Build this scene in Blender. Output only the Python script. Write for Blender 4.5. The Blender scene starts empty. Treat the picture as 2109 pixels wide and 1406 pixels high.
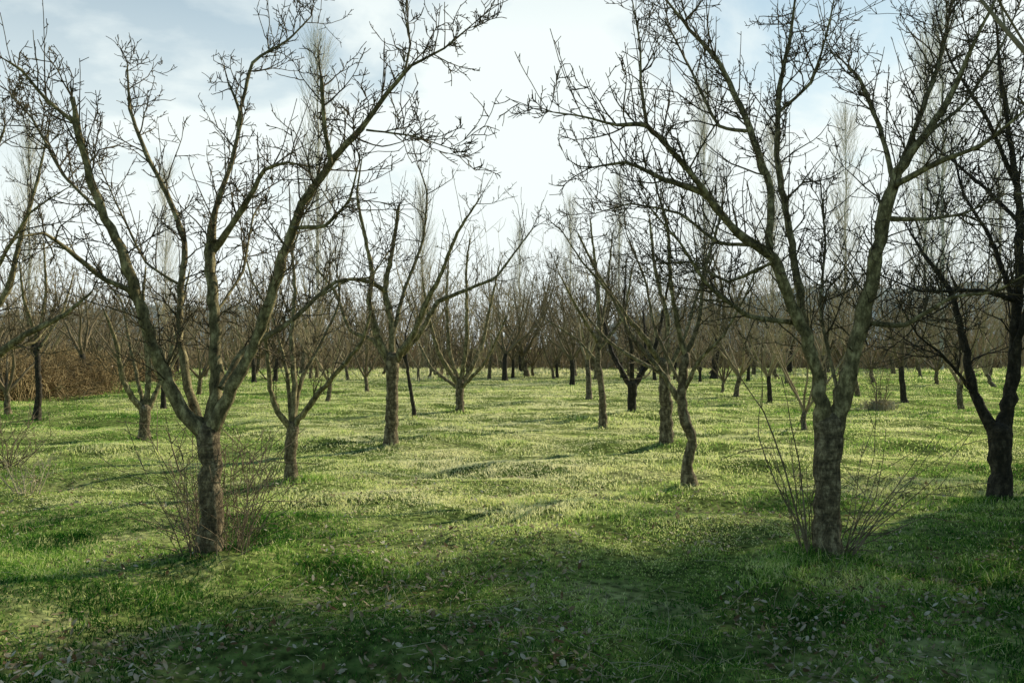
import bpy, math, random
import numpy as np
C = bpy.context.scene.collection
F = 1826.0; CAMH = 1.6; HY = 715.0
SUN_AZ = math.radians(52); SUN_EL = math.radians(30)

# ------------------------------------------------------------ noise / ground
_t = np.random.default_rng(7).random((256, 256))
def vn(x, y):
    x = np.asarray(x, float); y = np.asarray(y, float)
    xi = np.floor(x).astype(int); yi = np.floor(y).astype(int)
    fx = x - xi; fy = y - yi
    fx = fx*fx*(3-2*fx); fy = fy*fy*(3-2*fy)
    a = _t[xi & 255, yi & 255]; b = _t[(xi+1) & 255, yi & 255]
    c = _t[xi & 255, (yi+1) & 255]; d = _t[(xi+1) & 255, (yi+1) & 255]
    return (a*(1-fx)+b*fx)*(1-fy) + (c*(1-fx)+d*fx)*fy
MOUNDS = []
def gh(x, y):
    x = np.asarray(x, float); y = np.asarray(y, float)
    fade = 1/(1+(np.hypot(x, y)/45)**2)
    h = fade*(0.17*(vn(x/3.3+11, y/2.6+5)-.5) + 0.14*(vn(x/1.05+3, y/0.8+9)-.5) + 0.06*(vn(x/0.36+31, y/0.33)-.5))
    for (mx, my, a, s) in MOUNDS:
        h = h + a*np.exp(-((x-mx)**2+(y-my)**2)/(s*s))
    return h
def base_of(px, py):
    D = CAMH*F/(py-HY)
    return ((px-1054.5)/F*D, D)
def P(px, py, D):
    return ((px-1054.5)/F*D, D, CAMH+(HY-py)/F*D)

# ------------------------------------------------------------ mesh building
def make_mesh(name, verts, faces, mat, smooth=True, attr=None):
    me = bpy.data.meshes.new(name)
    V = np.asarray(verts, np.float32).reshape(-1, 3)
    me.vertices.add(len(V)); me.vertices.foreach_set('co', V.ravel())
    loops = np.concatenate([f.ravel() for f in faces]).astype(np.int32)
    sizes = np.concatenate([np.full(len(f), f.shape[1]) for f in faces])
    starts = np.concatenate([[0], np.cumsum(sizes)[:-1]]).astype(np.int32)
    me.loops.add(len(loops)); me.loops.foreach_set('vertex_index', loops)
    me.polygons.add(len(sizes)); me.polygons.foreach_set('loop_start', starts)
    me.update(calc_edges=True)
    if smooth: me.polygons.foreach_set('use_smooth', np.ones(len(sizes), bool))
    if attr is not None:
        a = me.attributes.new('tint', 'FLOAT', 'POINT'); a.data.foreach_set('value', np.asarray(attr, np.float32))
    me.materials.append(mat)
    return me
def obj(name, me, parent=None):
    o = bpy.data.objects.new(name, me); C.objects.link(o)
    if parent: o.parent = parent
    return o
def empty(name, loc, label, cat, group=None, rz=0, sc=1):
    o = bpy.data.objects.new(name, None); C.objects.link(o)
    o.location = loc; o.rotation_euler = (0, 0, rz); o.scale = (sc, sc, sc)
    o.empty_display_size = .2
    o['label'] = label; o['category'] = cat
    if group: o['group'] = group
    return o

class Tubes:
    def __init__(s): s.g = {}
    def add(s, pts, rad, sides):
        s.g.setdefault((len(pts), sides), []).append((pts, rad))
    def build(s, rough=0.0, seed=1, origin=(0, 0, 0)):
        rng = np.random.default_rng(seed)
        VV = []; FF = []; off = 0
        for (n, k), L in s.g.items():
            Pn = np.array([a[0] for a in L], float) - np.array(origin); R = np.array([a[1] for a in L], float)
            B = len(L)
            T = np.gradient(Pn, axis=1); T /= np.linalg.norm(T, axis=2, keepdims=True)+1e-9
            ov = Pn[:, -1]-Pn[:, 0]; ax = np.argmin(np.abs(ov), axis=1)
            ref = np.zeros((B, 3)); ref[np.arange(B), ax] = 1
            U = np.cross(T, ref[:, None, :]); U /= np.linalg.norm(U, axis=2, keepdims=True)+1e-9
            W = np.cross(T, U)
            an = np.arange(k)/k*2*math.pi
            rr = R[:, :, None]*np.ones(k)
            if rough: rr = rr*(1+rough*rng.normal(size=rr.shape))
            V = Pn[:, :, None, :] + rr[..., None]*(np.cos(an)[None, None, :, None]*U[:, :, None, :] + np.sin(an)[None, None, :, None]*W[:, :, None, :])
            VV.append(V.reshape(-1, 3))
            b = np.arange(B)[:, None, None]*n*k; i = np.arange(n-1)[None, :, None]*k; j = np.arange(k)[None, None, :]; j2 = (j+1) % k
            q = np.stack([b+i+j, b+i+j2, b+i+k+j2, b+i+k+j], -1).reshape(-1, 4)+off
            FF.append(q); off += B*n*k
        return np.concatenate(VV), FF
    def mesh(s, name, mat, rough=0.0, seed=1, origin=(0, 0, 0)):
        V, Fc = s.build(rough, seed, origin)
        return make_mesh(name, V, Fc, mat)

def nrm(v):
    l = math.sqrt(v[0]*v[0]+v[1]*v[1]+v[2]*v[2]) or 1
    return (v[0]/l, v[1]/l, v[2]/l)
def cross(a, b): return (a[1]*b[2]-a[2]*b[1], a[2]*b[0]-a[0]*b[2], a[0]*b[1]-a[1]*b[0])
def side_dir(d, rng, ang, upb=0.0):
    r = nrm((rng.gauss(0, 1), rng.gauss(0, 1), rng.gauss(0, 1)+upb))
    s = nrm(cross(d, cross(r, d)))
    ca, sa = math.cos(ang), math.sin(ang)
    return (d[0]*ca+s[0]*sa, d[1]*ca+s[1]*sa, d[2]*ca+s[2]*sa)

def grow(T, p, d, L, r, lev, maxlev, rng, up=0.05, wander=0.09, dens=1.0, rmin=0.0015):
    """twig: mostly straight with angular kinks; level 1 = fine twigs, level 2 = short spurs"""
    n = (8, 6, 2, 2)[min(lev, 3)]
    seg = L/n; pts = [p]; rad = [r]; dirs = [d]
    for i in range(n):
        w = wander if rng.random() < .66 else wander*3.0
        d = nrm((d[0]+rng.gauss(0, w), d[1]+rng.gauss(0, w), d[2]+rng.gauss(0, w)+up))
        f = seg*rng.uniform(.7, 1.3)
        p = (p[0]+d[0]*f, p[1]+d[1]*f, p[2]+d[2]*f)
        pts.append(p); rad.append(max(rmin, r*(1-0.72*(i+1)/n)*rng.uniform(.88, 1.15))); dirs.append(d)
    T.add(pts, rad, 5 if lev == 0 else (4 if lev == 1 else 3))
    if lev >= maxlev: return
    for i in range(1, n+1):
        k = dens*(.62 if lev == 0 else .65)
        m = int(k) + (1 if rng.random() < k-int(k) else 0)
        for _ in range(m):
            cl = L*rng.uniform(.3, .8)*(1-.5*i/n) if lev == 0 else rng.uniform(.02, .07)*(1.7 if rmin > .0035 else 1)
            cl = min(cl, .55)
            f = rng.random()
            q = tuple(pts[i-1][c]*(1-f)+pts[i][c]*f for c in range(3))
            grow(T, q, side_dir(dirs[i], rng, rng.uniform(.5, 1.2), .4), cl, max(rad[i]*rng.uniform(.55, .8), rmin*1.4), lev+1, maxlev, rng, up*.9, wander, dens, rmin)

def catmull(pts, step):
    out = []
    A = np.array(pts, float)
    for i in range(len(A)-1):
        p0 = A[max(i-1, 0)]; p1 = A[i]; p2 = A[i+1]; p3 = A[min(i+2, len(A)-1)]
        n = max(2, int(np.linalg.norm((p2-p1)[:3])/step))
        for k in range(n):
            t = k/n
            v = .5*((2*p1)+(-p0+p2)*t+(2*p0-5*p1+4*p2-p3)*t*t+(-p0+3*p1-3*p2+p3)*t**3)
            lin = p1*(1-t)+p2*t
            out.append(v*.4+lin*.6)
    out.append(A[-1]); return np.array(out)

def side_branches(T, pl, rng, spacing, lmax, maxlev, dens, rmin, start=.18, up=.05, shoots=.25):
    seg = np.linalg.norm(np.diff(pl[:, :3], axis=0), axis=1); cum = np.concatenate([[0], np.cumsum(seg)]); tot = cum[-1]
    s = tot*start
    while s < tot:
        i = min(int(np.searchsorted(cum, s)), len(pl)-1); i = max(i, 1)
        p = tuple(pl[i][:3]); t = nrm(tuple(pl[i][:3]-pl[i-1][:3])); r = pl[i][3]
        f = s/tot; c = rng.random()
        if c < shoots:
            L = lmax*rng.uniform(.5, 1.2)*(1-.3*f); d = nrm((t[0]*.3+rng.gauss(0, .25), t[1]*.3+rng.gauss(0, .25), 1))
            grow(T, p, d, L, min(r*.55, .0054), 1, maxlev, rng, .05, .035, dens, rmin)
        elif c < shoots+.24:
            grow(T, p, side_dir(t, rng, rng.uniform(.8, 1.4), .3), rng.uniform(.05, .2), min(r*.6, .0058), 1, maxlev, rng, up, .12, dens, rmin)
        else:
            L = lmax*rng.uniform(.35, 1.1)*(1-.3*f)
            grow(T, p, side_dir(t, rng, rng.uniform(.6, 1.2), .3), L, min(r*.6, .0032+.0066*L), 0, maxlev, rng, up, .09, dens, rmin)
        s += spacing*rng.uniform(.5, 1.5)
    p = tuple(pl[-1][:3]); t = nrm(tuple(pl[-1][:3]-pl[-3][:3]))
    for _ in range(2):
        grow(T, p, side_dir(t, rng, rng.uniform(.1, .5), .2), lmax*rng.uniform(.3, .5), min(max(pl[-1][3]*.9, rmin*1.5), .006), 0, maxlev, rng, up, .085, dens*.7, rmin)

# ------------------------------------------------------------ materials
def newmat(name):
    m = bpy.data.materials.new(name); m.use_nodes = True
    nt = m.node_tree; nt.nodes.clear(); return m, nt
def N(nt, t, **k):
    n = nt.nodes.new(t)
    for a, b in k.items(): setattr(n, a, b)
    return n
def ramp(nt, stops):
    n = N(nt, 'ShaderNodeValToRGB'); e = n.color_ramp.elements
    while len(e) < len(stops): e.new(.5)
    for i, (p, c) in enumerate(stops): e[i].position = p; e[i].color = (*c, 1)
    return n
def bark(name, dark, mid, light, scale=9, banded=0.0, rough=.9, bump=.5):
    m, nt = newmat(name); L = nt.links.new
    out = N(nt, 'ShaderNodeOutputMaterial'); bs = N(nt, 'ShaderNodeBsdfPrincipled')
    bs.inputs['Roughness'].default_value = rough; bs.inputs['Specular IOR Level'].default_value = .25
    tc = N(nt, 'ShaderNodeTexCoord'); mp = N(nt, 'ShaderNodeMapping'); mp.inputs['Scale'].default_value = (1, 1, .55)
    L(tc.outputs['Object'], mp.inputs[0])
    n1 = N(nt, 'ShaderNodeTexNoise'); n1.inputs['Scale'].default_value = scale; n1.inputs['Detail'].default_value = 9; n1.inputs['Roughness'].default_value = .75
    L(mp.outputs[0], n1.inputs['Vector'])
    r = ramp(nt, [(.34, dark), (.50, mid), (.68, light)]); L(n1.outputs[0], r.inputs[0])
    col = r.outputs[0]; hgt = n1.outputs[0]
    n3 = N(nt, 'ShaderNodeTexNoise'); n3.inputs['Scale'].default_value = scale*4; n3.inputs['Detail'].default_value = 5
    L(mp.outputs[0], n3.inputs['Vector'])
    if banded:
        mp2 = N(nt, 'ShaderNodeMapping'); mp2.inputs['Scale'].default_value = (9, 9, 48); L(tc.outputs['Object'], mp2.inputs[0])
        n2 = N(nt, 'ShaderNodeTexNoise'); n2.inputs['Scale'].default_value = 1; n2.inputs['Detail'].default_value = 7; n2.inputs['Distortion'].default_value = .6; L(mp2.outputs[0], n2.inputs['Vector'])
        r2 = ramp(nt, [(.38, (.42, .40, .38)), (.60, (1.2, 1.17, 1.1))]); L(n2.outputs[0], r2.inputs[0])
        mx = N(nt, 'ShaderNodeMixRGB', blend_type='MULTIPLY'); mx.inputs[0].default_value = banded
        L(col, mx.inputs[1]); L(r2.outputs[0], mx.inputs[2]); col = mx.outputs[0]
        ad = N(nt, 'ShaderNodeMath', operation='ADD'); L(n1.outputs[0], ad.inputs[0]); L(n2.outputs[0], ad.inputs[1]); hgt = ad.outputs[0]
    ad2 = N(nt, 'ShaderNodeMath', operation='ADD'); L(hgt, ad2.inputs[0]); L(n3.outputs[0], ad2.inputs[1])
    bp = N(nt, 'ShaderNodeBump'); bp.inputs['Strength'].default_value = bump; bp.inputs['Distance'].default_value = .009
    L(ad2.outputs[0], bp.inputs['Height']); L(bp.outputs[0], bs.inputs['Normal'])
    L(col, bs.inputs['Base Color']); L(bs.outputs[0], out.inputs[0])
    return m
M_TRUNK = bark('bark_trunk', (.035, .027, .017), (.165, .125, .073), (.56, .455, .28), 22, .6, bump=.9)
M_LIMB = bark('bark_limb', (.036, .028, .015), (.18, .145, .070), (.60, .50, .265), 20, bump=.5)
M_TWIG = bark('bark_twig', (.026, .020, .012), (.09, .067, .036), (.26, .21, .12), 14, bump=.1)
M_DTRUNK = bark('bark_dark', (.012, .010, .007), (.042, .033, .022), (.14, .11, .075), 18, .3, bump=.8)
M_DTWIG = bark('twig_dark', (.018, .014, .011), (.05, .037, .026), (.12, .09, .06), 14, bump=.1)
M_FTWIG = bark('twig_far', (.19, .142, .078), (.38, .295, .17), (.60, .48, .30), 3, bump=.1)  # paler than near twigs: background haze put into the colour
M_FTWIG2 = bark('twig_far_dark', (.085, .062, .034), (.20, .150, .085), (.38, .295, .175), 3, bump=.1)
M_POP = bark('poplar_bark', (.50, .46, .37), (.64, .60, .50), (.74, .70, .61), 1, bump=.1)
M_SHOOT = bark('shoot_brown', (.08, .060, .036), (.19, .14, .085), (.40, .31, .20), 12, bump=.1)
M_WOOD = bark('far_wood', (.17, .125, .070), (.38, .285, .165), (.64, .50, .31), .35, bump=.1)  # tan lightened to carry the hazy glow of the far tree line
M_BRAM = bark('bramble', (.08, .062, .028), (.25, .175, .078), (.54, .40, .195), 1.2, bump=.1)
M_STRAW = bark('straw', (.30, .24, .14), (.46, .39, .24), (.62, .54, .36), 3, bump=.1)

def leafy(name, stops, scale, trans=.45):
    m, nt = newmat(name); L = nt.links.new
    out = N(nt, 'ShaderNodeOutputMaterial'); geo = N(nt, 'ShaderNodeNewGeometry')
    n1 = N(nt, 'ShaderNodeTexNoise'); n1.inputs['Scale'].default_value = scale; n1.inputs['Detail'].default_value = 6; n1.inputs['Roughness'].default_value = .6
    L(geo.outputs['Position'], n1.inputs['Vector'])
    at = N(nt, 'ShaderNodeAttribute', attribute_name='tint')
    ad = N(nt, 'ShaderNodeMath', operation='ADD'); L(n1.outputs[0], ad.inputs[0]); L(at.outputs['Fac'], ad.inputs[1])
    r = ramp(nt, stops); L(ad.outputs[0], r.inputs[0])
    d = N(nt, 'ShaderNodeBsdfDiffuse'); t = N(nt, 'ShaderNodeBsdfTranslucent'); mx = N(nt, 'ShaderNodeMixShader'); mx.inputs[0].default_value = trans
    L(r.outputs[0], d.inputs[0]); L(r.outputs[0], t.inputs[0]); L(d.outputs[0], mx.inputs[1]); L(t.outputs[0], mx.inputs[2]); L(mx.outputs[0], out.inputs[0])
    return m
M_GRASS = leafy('grass_blades', [(.12, (.008, .050, .008)), (.33, (.050, .18, .022)), (.50, (.34, .54, .095)), (.66, (.86, .88, .34)), (.98, (.98, .92, .55))], .55, .5)
M_LEAF = leafy('dead_leaf', [(.3, (.16, .10, .05)), (.55, (.46, .36, .23)), (.8, (.76, .67, .51))], 9, .3)
M_EVER = leafy('evergreen_leaf', [(.3, (.02, .04, .012)), (.55, (.04, .08, .022)), (.8, (.08, .12, .035))], 2, .25)
m, nt = newmat('soil_and_turf'); L = nt.links.new
out = N(nt, 'ShaderNodeOutputMaterial'); bs = N(nt, 'ShaderNodeBsdfPrincipled'); bs.inputs['Roughness'].default_value = 1; bs.inputs['Specular IOR Level'].default_value = 0
geo = N(nt, 'ShaderNodeNewGeometry'); n1 = N(nt, 'ShaderNodeTexNoise'); n1.inputs['Scale'].default_value = .5; n1.inputs['Detail'].default_value = 12; n1.inputs['Roughness'].default_value = .7
n2 = N(nt, 'ShaderNodeTexNoise'); n2.inputs['Scale'].default_value = 14; n2.inputs['Detail'].default_value = 8
L(geo.outputs['Position'], n1.inputs['Vector']); L(geo.outputs['Position'], n2.inputs['Vector'])
r = ramp(nt, [(.3, (.03, .06, .016)), (.5, (.18, .23, .065)), (.7, (.52, .50, .23))]); L(n1.outputs[0], r.inputs[0])
bp = N(nt, 'ShaderNodeBump'); bp.inputs['Strength'].default_value = .8; bp.inputs['Distance'].default_value = .04; L(n2.outputs[0], bp.inputs['Height'])
r2 = ramp(nt, [(.35, (.35, .35, .35)), (.65, (1.3, 1.3, 1.2))]); L(n2.outputs[0], r2.inputs[0])
mx = N(nt, 'ShaderNodeMixRGB', blend_type='MULTIPLY'); mx.inputs[0].default_value = 1; L(r.outputs[0], mx.inputs[1]); L(r2.outputs[0], mx.inputs[2])
L(mx.outputs[0], bs.inputs['Base Color']); L(bp.outputs[0], bs.inputs['Normal']); L(bs.outputs[0], out.inputs[0]); M_GROUND = m
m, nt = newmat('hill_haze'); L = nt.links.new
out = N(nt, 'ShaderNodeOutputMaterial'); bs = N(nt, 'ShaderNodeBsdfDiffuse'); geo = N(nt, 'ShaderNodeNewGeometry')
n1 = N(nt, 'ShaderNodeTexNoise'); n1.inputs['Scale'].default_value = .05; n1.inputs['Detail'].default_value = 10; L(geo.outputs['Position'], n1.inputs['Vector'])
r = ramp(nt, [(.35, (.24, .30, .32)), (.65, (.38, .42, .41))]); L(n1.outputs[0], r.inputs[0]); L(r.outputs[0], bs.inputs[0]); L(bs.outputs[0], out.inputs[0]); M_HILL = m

# ------------------------------------------------------------ traced trees
def traced_tree(base, trunk, limbs, label, tm, lm, wm, seed, spacing=.13, lmax=.85, maxlev=2, dens=1.0, rmin=.002, sides=10, step=.07, group=None, shoots=.22, scale_r=.68, trunk_r=.88):
    bx, by = base_of(*base); D = by
    gz = float(gh(bx, by)) + .05
    MOUNDS.append((bx, by, .05, .35))
    org = (bx, by, gz)
    root = empty('orchard_tree', org, label, 'tree', group)
    rng = random.Random(seed)
    def line(pts, d0, d1, st, sr):
        tot = len(pts)-1; A = []
        for i, (px, py, w) in enumerate(pts):
            dd = D + d0+(d1-d0)*(i/tot)
            A.append((*P(px, py, dd), w/2/F*dd*sr))
        pl = catmull(A, st)
        for i in range(1, len(pl)-1):
            k = min(pl[i][3]*.15, .007)
            pl[i, :3] += [rng.gauss(0, k), rng.gauss(0, k), rng.gauss(0, k*.6)]
            pl[i, 3] *= 1+rng.gauss(0, .06)
        return pl
    pl = line(trunk, 0, 0, step, trunk_r)
    pl[:, 3] = np.maximum(pl[:, 3], .002)
    z0 = pl[0, 2]
    fl = np.exp(-(pl[:, 2]-z0)/.09)*.30; pl[:, 3] *= 1+fl
    pts = [tuple(p[:3]) for p in pl]; rad = [p[3] for p in pl]
    r_ = rad[-1]; e_ = pts[-1]
    pts = [(pts[0][0], pts[0][1], gz-.12)] + pts + [(e_[0], e_[1], e_[2]+r_*.35), (e_[0], e_[1], e_[2]+r_*.65), (e_[0], e_[1], e_[2]+r_*.8)]
    rad = [rad[0]*1.15]+rad+[r_*.85, r_*.5, r_*.05]
    if pts[1][2] <= gz-.10: pts.pop(1); rad.pop(1)
    T = Tubes(); T.add(pts, rad, 18 if sides >= 10 else 10)
    obj('trunk', T.mesh('trunk', tm, .022, seed, org), root)
    tx, ty = trunk[-1][0], trunk[-1][1]
    for li in limbs:
        pts2, d0, d1 = li[:3]
        pl = line(pts2, d0, d1, step, scale_r)
        if abs(pts2[0][0]-tx) < 30 and abs(pts2[0][1]-ty) < 40 and scale_r < .8:
            s_ = np.concatenate([[0], np.cumsum(np.linalg.norm(np.diff(pl[:, :3], axis=0), axis=1))])
            pl[:, 3] *= 1+.5*np.exp(-s_/.18)
        T = Tubes(); q = [tuple(p[:3]) for p in pl]; rr = [p[3] for p in pl]
        q.append(tuple(pl[-1][:3]+(pl[-1][:3]-pl[-2][:3])*.02)); rr.append(.0008)
        T.add(q, rr, sides)
        lo = obj('limb', T.mesh('limb', lm, .06, seed, org), root)
        T2 = Tubes(); side_branches(T2, pl, rng, spacing, lmax, maxlev, dens, rmin, shoots=shoots)
        obj('twigs', T2.mesh('twigs', wm, 0, seed, org), lo)
    return root, org

T1, o1 = traced_tree((437, 1168), [(437, 1168, 62), (433, 1080, 56), (434, 1000, 52), (432, 940, 50), (428, 885, 58)], [
 ([(428, 900, 36), (375, 850, 42), (335, 765, 38), (303, 685, 35), (280, 600, 33), (255, 530, 29), (218, 450, 26), (186, 370, 23), (165, 285, 21), (148, 200, 15)], 0, -.5),
 ([(420, 890, 24), (388, 800, 25), (371, 700, 22), (372, 610, 20), (380, 500, 18), (345, 400, 15), (300, 315, 13), (268, 225, 9), (262, 130, 4)], 0, .7),
 ([(432, 890, 36), (446, 770, 36), (441, 640, 33), (432, 520, 32), (445, 430, 18), (478, 330, 14), (498, 240, 11), (470, 170, 6)], 0, .25),
 ([(432, 530, 22), (500, 430, 18), (545, 350, 12), (595, 335, 8), (640, 345, 4)], .15, -.3),
 ([(432, 895, 40), (478, 800, 38), (528, 700, 34), (560, 610, 31), (588, 510, 28), (625, 420, 25), (685, 330, 21), (745, 265, 17), (800, 190, 14), (848, 135, 10), (915, 100, 7), (980, 45, 3)], 0, -.7),
 ([(680, 335, 14), (668, 250, 13), (662, 160, 11)], -.45, -.6),
 ([(600, 470, 14), (670, 465, 11), (720, 410, 7), (740, 330, 4)], -.3, -.7),
 ([(455, 800, 22), (500, 725, 18), (600, 660, 15), (690, 580, 12), (760, 572, 6), (800, 520, 4)], -.05, .7),
 ([(287, 605, 17), (215, 575, 15), (140, 515, 13), (90, 480, 9), (30, 490, 4)], -.2, -.9),
 ([(163, 262, 13), (95, 205, 11), (45, 145, 8), (5, 120, 4)], -.45, -.7),
 ([(220, 450, 11), (130, 360, 9), (70, 250, 7), (20, 190, 4)], -.35, .4),
 ([(488, 260, 11), (520, 130, 10), (590, 85, 7), (640, 35, 4)], .25, .5),
 ([(755, 268, 7), (850, 280, 5), (925, 305, 3)], -.5, -.9),
 ([(832, 155, 8), (845, 90, 6), (830, 15, 4)], -.55, -.4),
 ([(375, 590, 9), (300, 540, 8), (240, 420, 5), (200, 330, 3)], .4, 1.2),
 ([(440, 650, 10), (500, 560, 8), (520, 450, 6), (560, 380, 3)], .1, 1.0),
], 'nearest tree on the left, mottled trunk forking low into spreading mossy limbs', M_TRUNK, M_LIMB, M_TWIG, 11, lmax=.62, spacing=.052, rmin=.0025)

T2, o2 = traced_tree((1700, 1155), [(1700, 1155, 66), (1703, 1080, 62), (1704, 1000, 60), (1706, 930, 61), (1706, 870, 70)], [
 ([(1698, 885, 42), (1686, 790, 40), (1658, 690, 38), (1622, 605, 35), (1592, 530, 31), (1520, 480, 25), (1445, 395, 20), (1370, 370, 15), (1290, 335, 10), (1220, 345, 5)], 0, -.4),
 ([(1480, 430, 18), (1405, 335, 17), (1332, 258, 16), (1270, 258, 10), (1200, 240, 6), (1130, 230, 3)], -.25, -.9),
 ([(1332, 262, 12), (1320, 170, 9), (1318, 90, 6), (1303, 5, 4)], -.5, -.4),
 ([(1585, 520, 24), (1588, 400, 23), (1545, 265, 20), (1485, 135, 15), (1420, 60, 10), (1365, -10, 6)], -.2, .3),
 ([(1665, 720, 26), (1640, 560, 23), (1618, 430, 20), (1600, 320, 18), (1606, 180, 15), (1626, 85, 10), (1640, -20, 6)], 0, .6),
 ([(1712, 890, 50), (1748, 770, 48), (1778, 655, 44), (1803, 540, 40), (1826, 430, 38), (1850, 355, 32), (1905, 280, 23), (1962, 190, 18), (2005, 90, 12), (2050, 0, 7)], 0, -.4),
 ([(1845, 380, 20), (1930, 335, 17), (2020, 300, 12), (2120, 220, 6)], -.25, -.9),
 ([(1840, 370, 17), (1812, 265, 14), (1772, 165, 12), (1735, 125, 5)], -.2, .2),
 ([(1852, 350, 18), (1895, 240, 16), (1940, 110, 12), (1962, -10, 7)], -.25, .3),
 ([(1828, 450, 16), (1900, 452, 12), (1985, 440, 8), (2070, 400, 4)], -.15, .5),
 ([(1780, 665, 17), (1865, 668, 15), (1960, 612, 11), (2050, 600, 7), (2120, 560, 4)], -.05, -.8),
 ([(1640, 665, 17), (1540, 650, 15), (1460, 590, 11), (1400, 500, 8), (1340, 430, 4)], 0, -.8),
 ([(1560, 505, 13), (1480, 500, 11), (1400, 440, 8), (1300, 420, 5), (1225, 440, 3)], -.25, .6),
 ([(1592, 540, 12), (1500, 580, 9), (1420, 540, 6), (1340, 545, 3)], -.2, .9),
 ([(1545, 270, 12), (1480, 260, 10), (1425, 150, 8), (1380, 60, 5)], 0, .8),
 ([(1606, 230, 10), (1670, 170, 9), (1700, 80, 6), (1720, -10, 4)], .45, .2),
 ([(1730, 830, 12), (1690, 640, 9), (1700, 500, 7), (1690, 380, 4)], 0, 1.0),
 ([(1905, 280, 11), (1990, 210, 9), (2060, 100, 7), (2100, 10, 4)], -.3, .4),
], 'nearest tree on the right, stout trunk splitting into two heavy dark stems', M_TRUNK, M_LIMB, M_TWIG, 23, spacing=.048, lmax=.72, rmin=.0025)

traced_tree((600, 995), [(600, 995, 30), (598, 940, 27), (602, 875, 29)], [
 ([(600, 885, 16), (572, 848, 16), (556, 800, 13), (552, 740, 11), (548, 690, 9), (562, 620, 5)], 0, -.4),
 ([(602, 880, 17), (607, 790, 14), (600, 700, 12), (608, 600, 9), (602, 520, 6), (632, 430, 3)], 0, .3),
 ([(604, 880, 17), (652, 815, 14), (700, 760, 12), (745, 705, 9), (765, 640, 5)], 0, -.5),
 ([(602, 880, 12), (622, 780, 11), (665, 700, 8), (700, 620, 6), (690, 530, 3)], 0, .8),
 ([(600, 880, 12), (590, 760, 9), (560, 650, 7), (520, 580, 5), (500, 500, 3)], 0, .7),
], 'slim tree just right of the nearest left tree, candelabra limbs from a short trunk', M_TRUNK, M_LIMB, M_TWIG, 31, .11, .85, 2, .9, .003, 8, scale_r=.82)
traced_tree((805, 920), [(805, 920, 36), (806, 860, 30), (808, 790, 28), (808, 735, 34)], [
 ([(802, 745, 20), (776, 690, 18), (760, 620, 14), (766, 560, 12), (750, 480, 9), (735, 400, 6), (745, 330, 3)], 0, -.4),
 ([(808, 745, 18), (806, 660, 16), (792, 600, 14), (811, 500, 10), (821, 425, 8)], 0, .2),
 ([(812, 745, 20), (850, 690, 16), (880, 620, 14), (910, 560, 10), (942, 480, 8), (990, 405, 3)], 0, -.6),
 ([(813, 745, 16), (862, 690, 14), (902, 622, 12), (960, 597, 9), (1020, 572, 7), (1060, 520, 5), (1098, 470, 3)], 0, .8),
 ([(800, 745, 16), (770, 700, 14), (722, 680, 10), (690, 600, 8), (650, 550, 5)], 0, .8),
 ([(795, 600, 13), (762, 580, 12), (720, 575, 8), (660, 610, 4)], .1, -.4),
 ([(808, 700, 12), (832, 600, 9), (870, 500, 7), (880, 400, 5), (858, 330, 2)], 0, 1.0),
], 'sturdy straight-trunked tree left of the open grass lane, limbs reaching over the lane', M_TRUNK, M_LIMB, M_TWIG, 37, .12, 1.1, 2, .9, .0033, 8, shoots=.42, scale_r=.82)
traced_tree((1420, 1000), [(1420, 998, 32), (1415, 955, 26), (1425, 905, 24), (1408, 855, 24), (1404, 790, 22), (1412, 730, 20)], [
 ([(1412, 740, 14), (1390, 640, 12), (1380, 560, 10), (1375, 470, 8), (1350, 380, 4)], 0, -.3),
 ([(1410, 740, 14), (1440, 660, 12), (1450, 560, 9), (1480, 460, 6), (1492, 390, 3)], 0, .5),
 ([(1405, 810, 12), (1442, 740, 10), (1490, 690, 7), (1530, 620, 5), (1560, 550, 3)], 0, -.5),
 ([(1407, 840, 15), (1362, 765, 13), (1300, 690, 11), (1260, 610, 8), (1200, 540, 5), (1160, 480, 3)], 0, .4),
 ([(1405, 800, 9), (1350, 680, 8), (1330, 580, 6), (1290, 480, 3)], 0, .9),
], 'slender tree with a kinked crooked trunk, left of the nearest right tree', M_TRUNK, M_LIMB, M_TWIG, 41, .13, .85, 2, .85, .003, 8, scale_r=.82)
traced_tree((1373, 922), [(1373, 922, 32), (1372, 850, 30), (1370, 790, 28), (1362, 745, 26)], [
 ([(1364, 760, 17), (1332, 700, 14), (1290, 650, 11), (1232, 565, 8), (1190, 480, 4)], 0, -.4),
 ([(1368, 770, 16), (1376, 660, 12), (1350, 560, 9), (1338, 450, 5)], 0, .3),
 ([(1370, 780, 15), (1412, 690, 11), (1432, 620, 8), (1472, 520, 4)], 0, .8),
 ([(1366, 770, 12), (1310, 740, 10), (1250, 700, 8), (1200, 640, 4)], 0, 1.0),
], 'thick-trunked tree standing directly behind the crooked slender tree', M_TRUNK, M_LIMB, M_TWIG, 43, .15, 1.0, 2, .85, .0035, 8, scale_r=.82)
traced_tree((1243, 880), [(1243, 880, 19), (1240, 810, 16), (1232, 740, 14), (1235, 665, 12)], [
 ([(1235, 680, 11), (1230, 580, 8), (1215, 450, 4)], 0, .2),
 ([(1234, 710, 9), (1192, 640, 7), (1150, 560, 3)], 0, -.6),
 ([(1234, 720, 9), (1285, 650, 7), (1302, 550, 4)], 0, .5),
 ([(1234, 700, 8), (1250, 600, 6), (1262, 480, 3)], 0, 1.2),
 ([(1236, 750, 7), (1190, 700, 5), (1130, 660, 3)], 0, .9),
], 'tall thin pole-like tree right of the open grass lane', M_TRUNK, M_LIMB, M_TWIG, 47, .17, 1.0, 2, .8, .004, 6, scale_r=.9)
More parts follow.
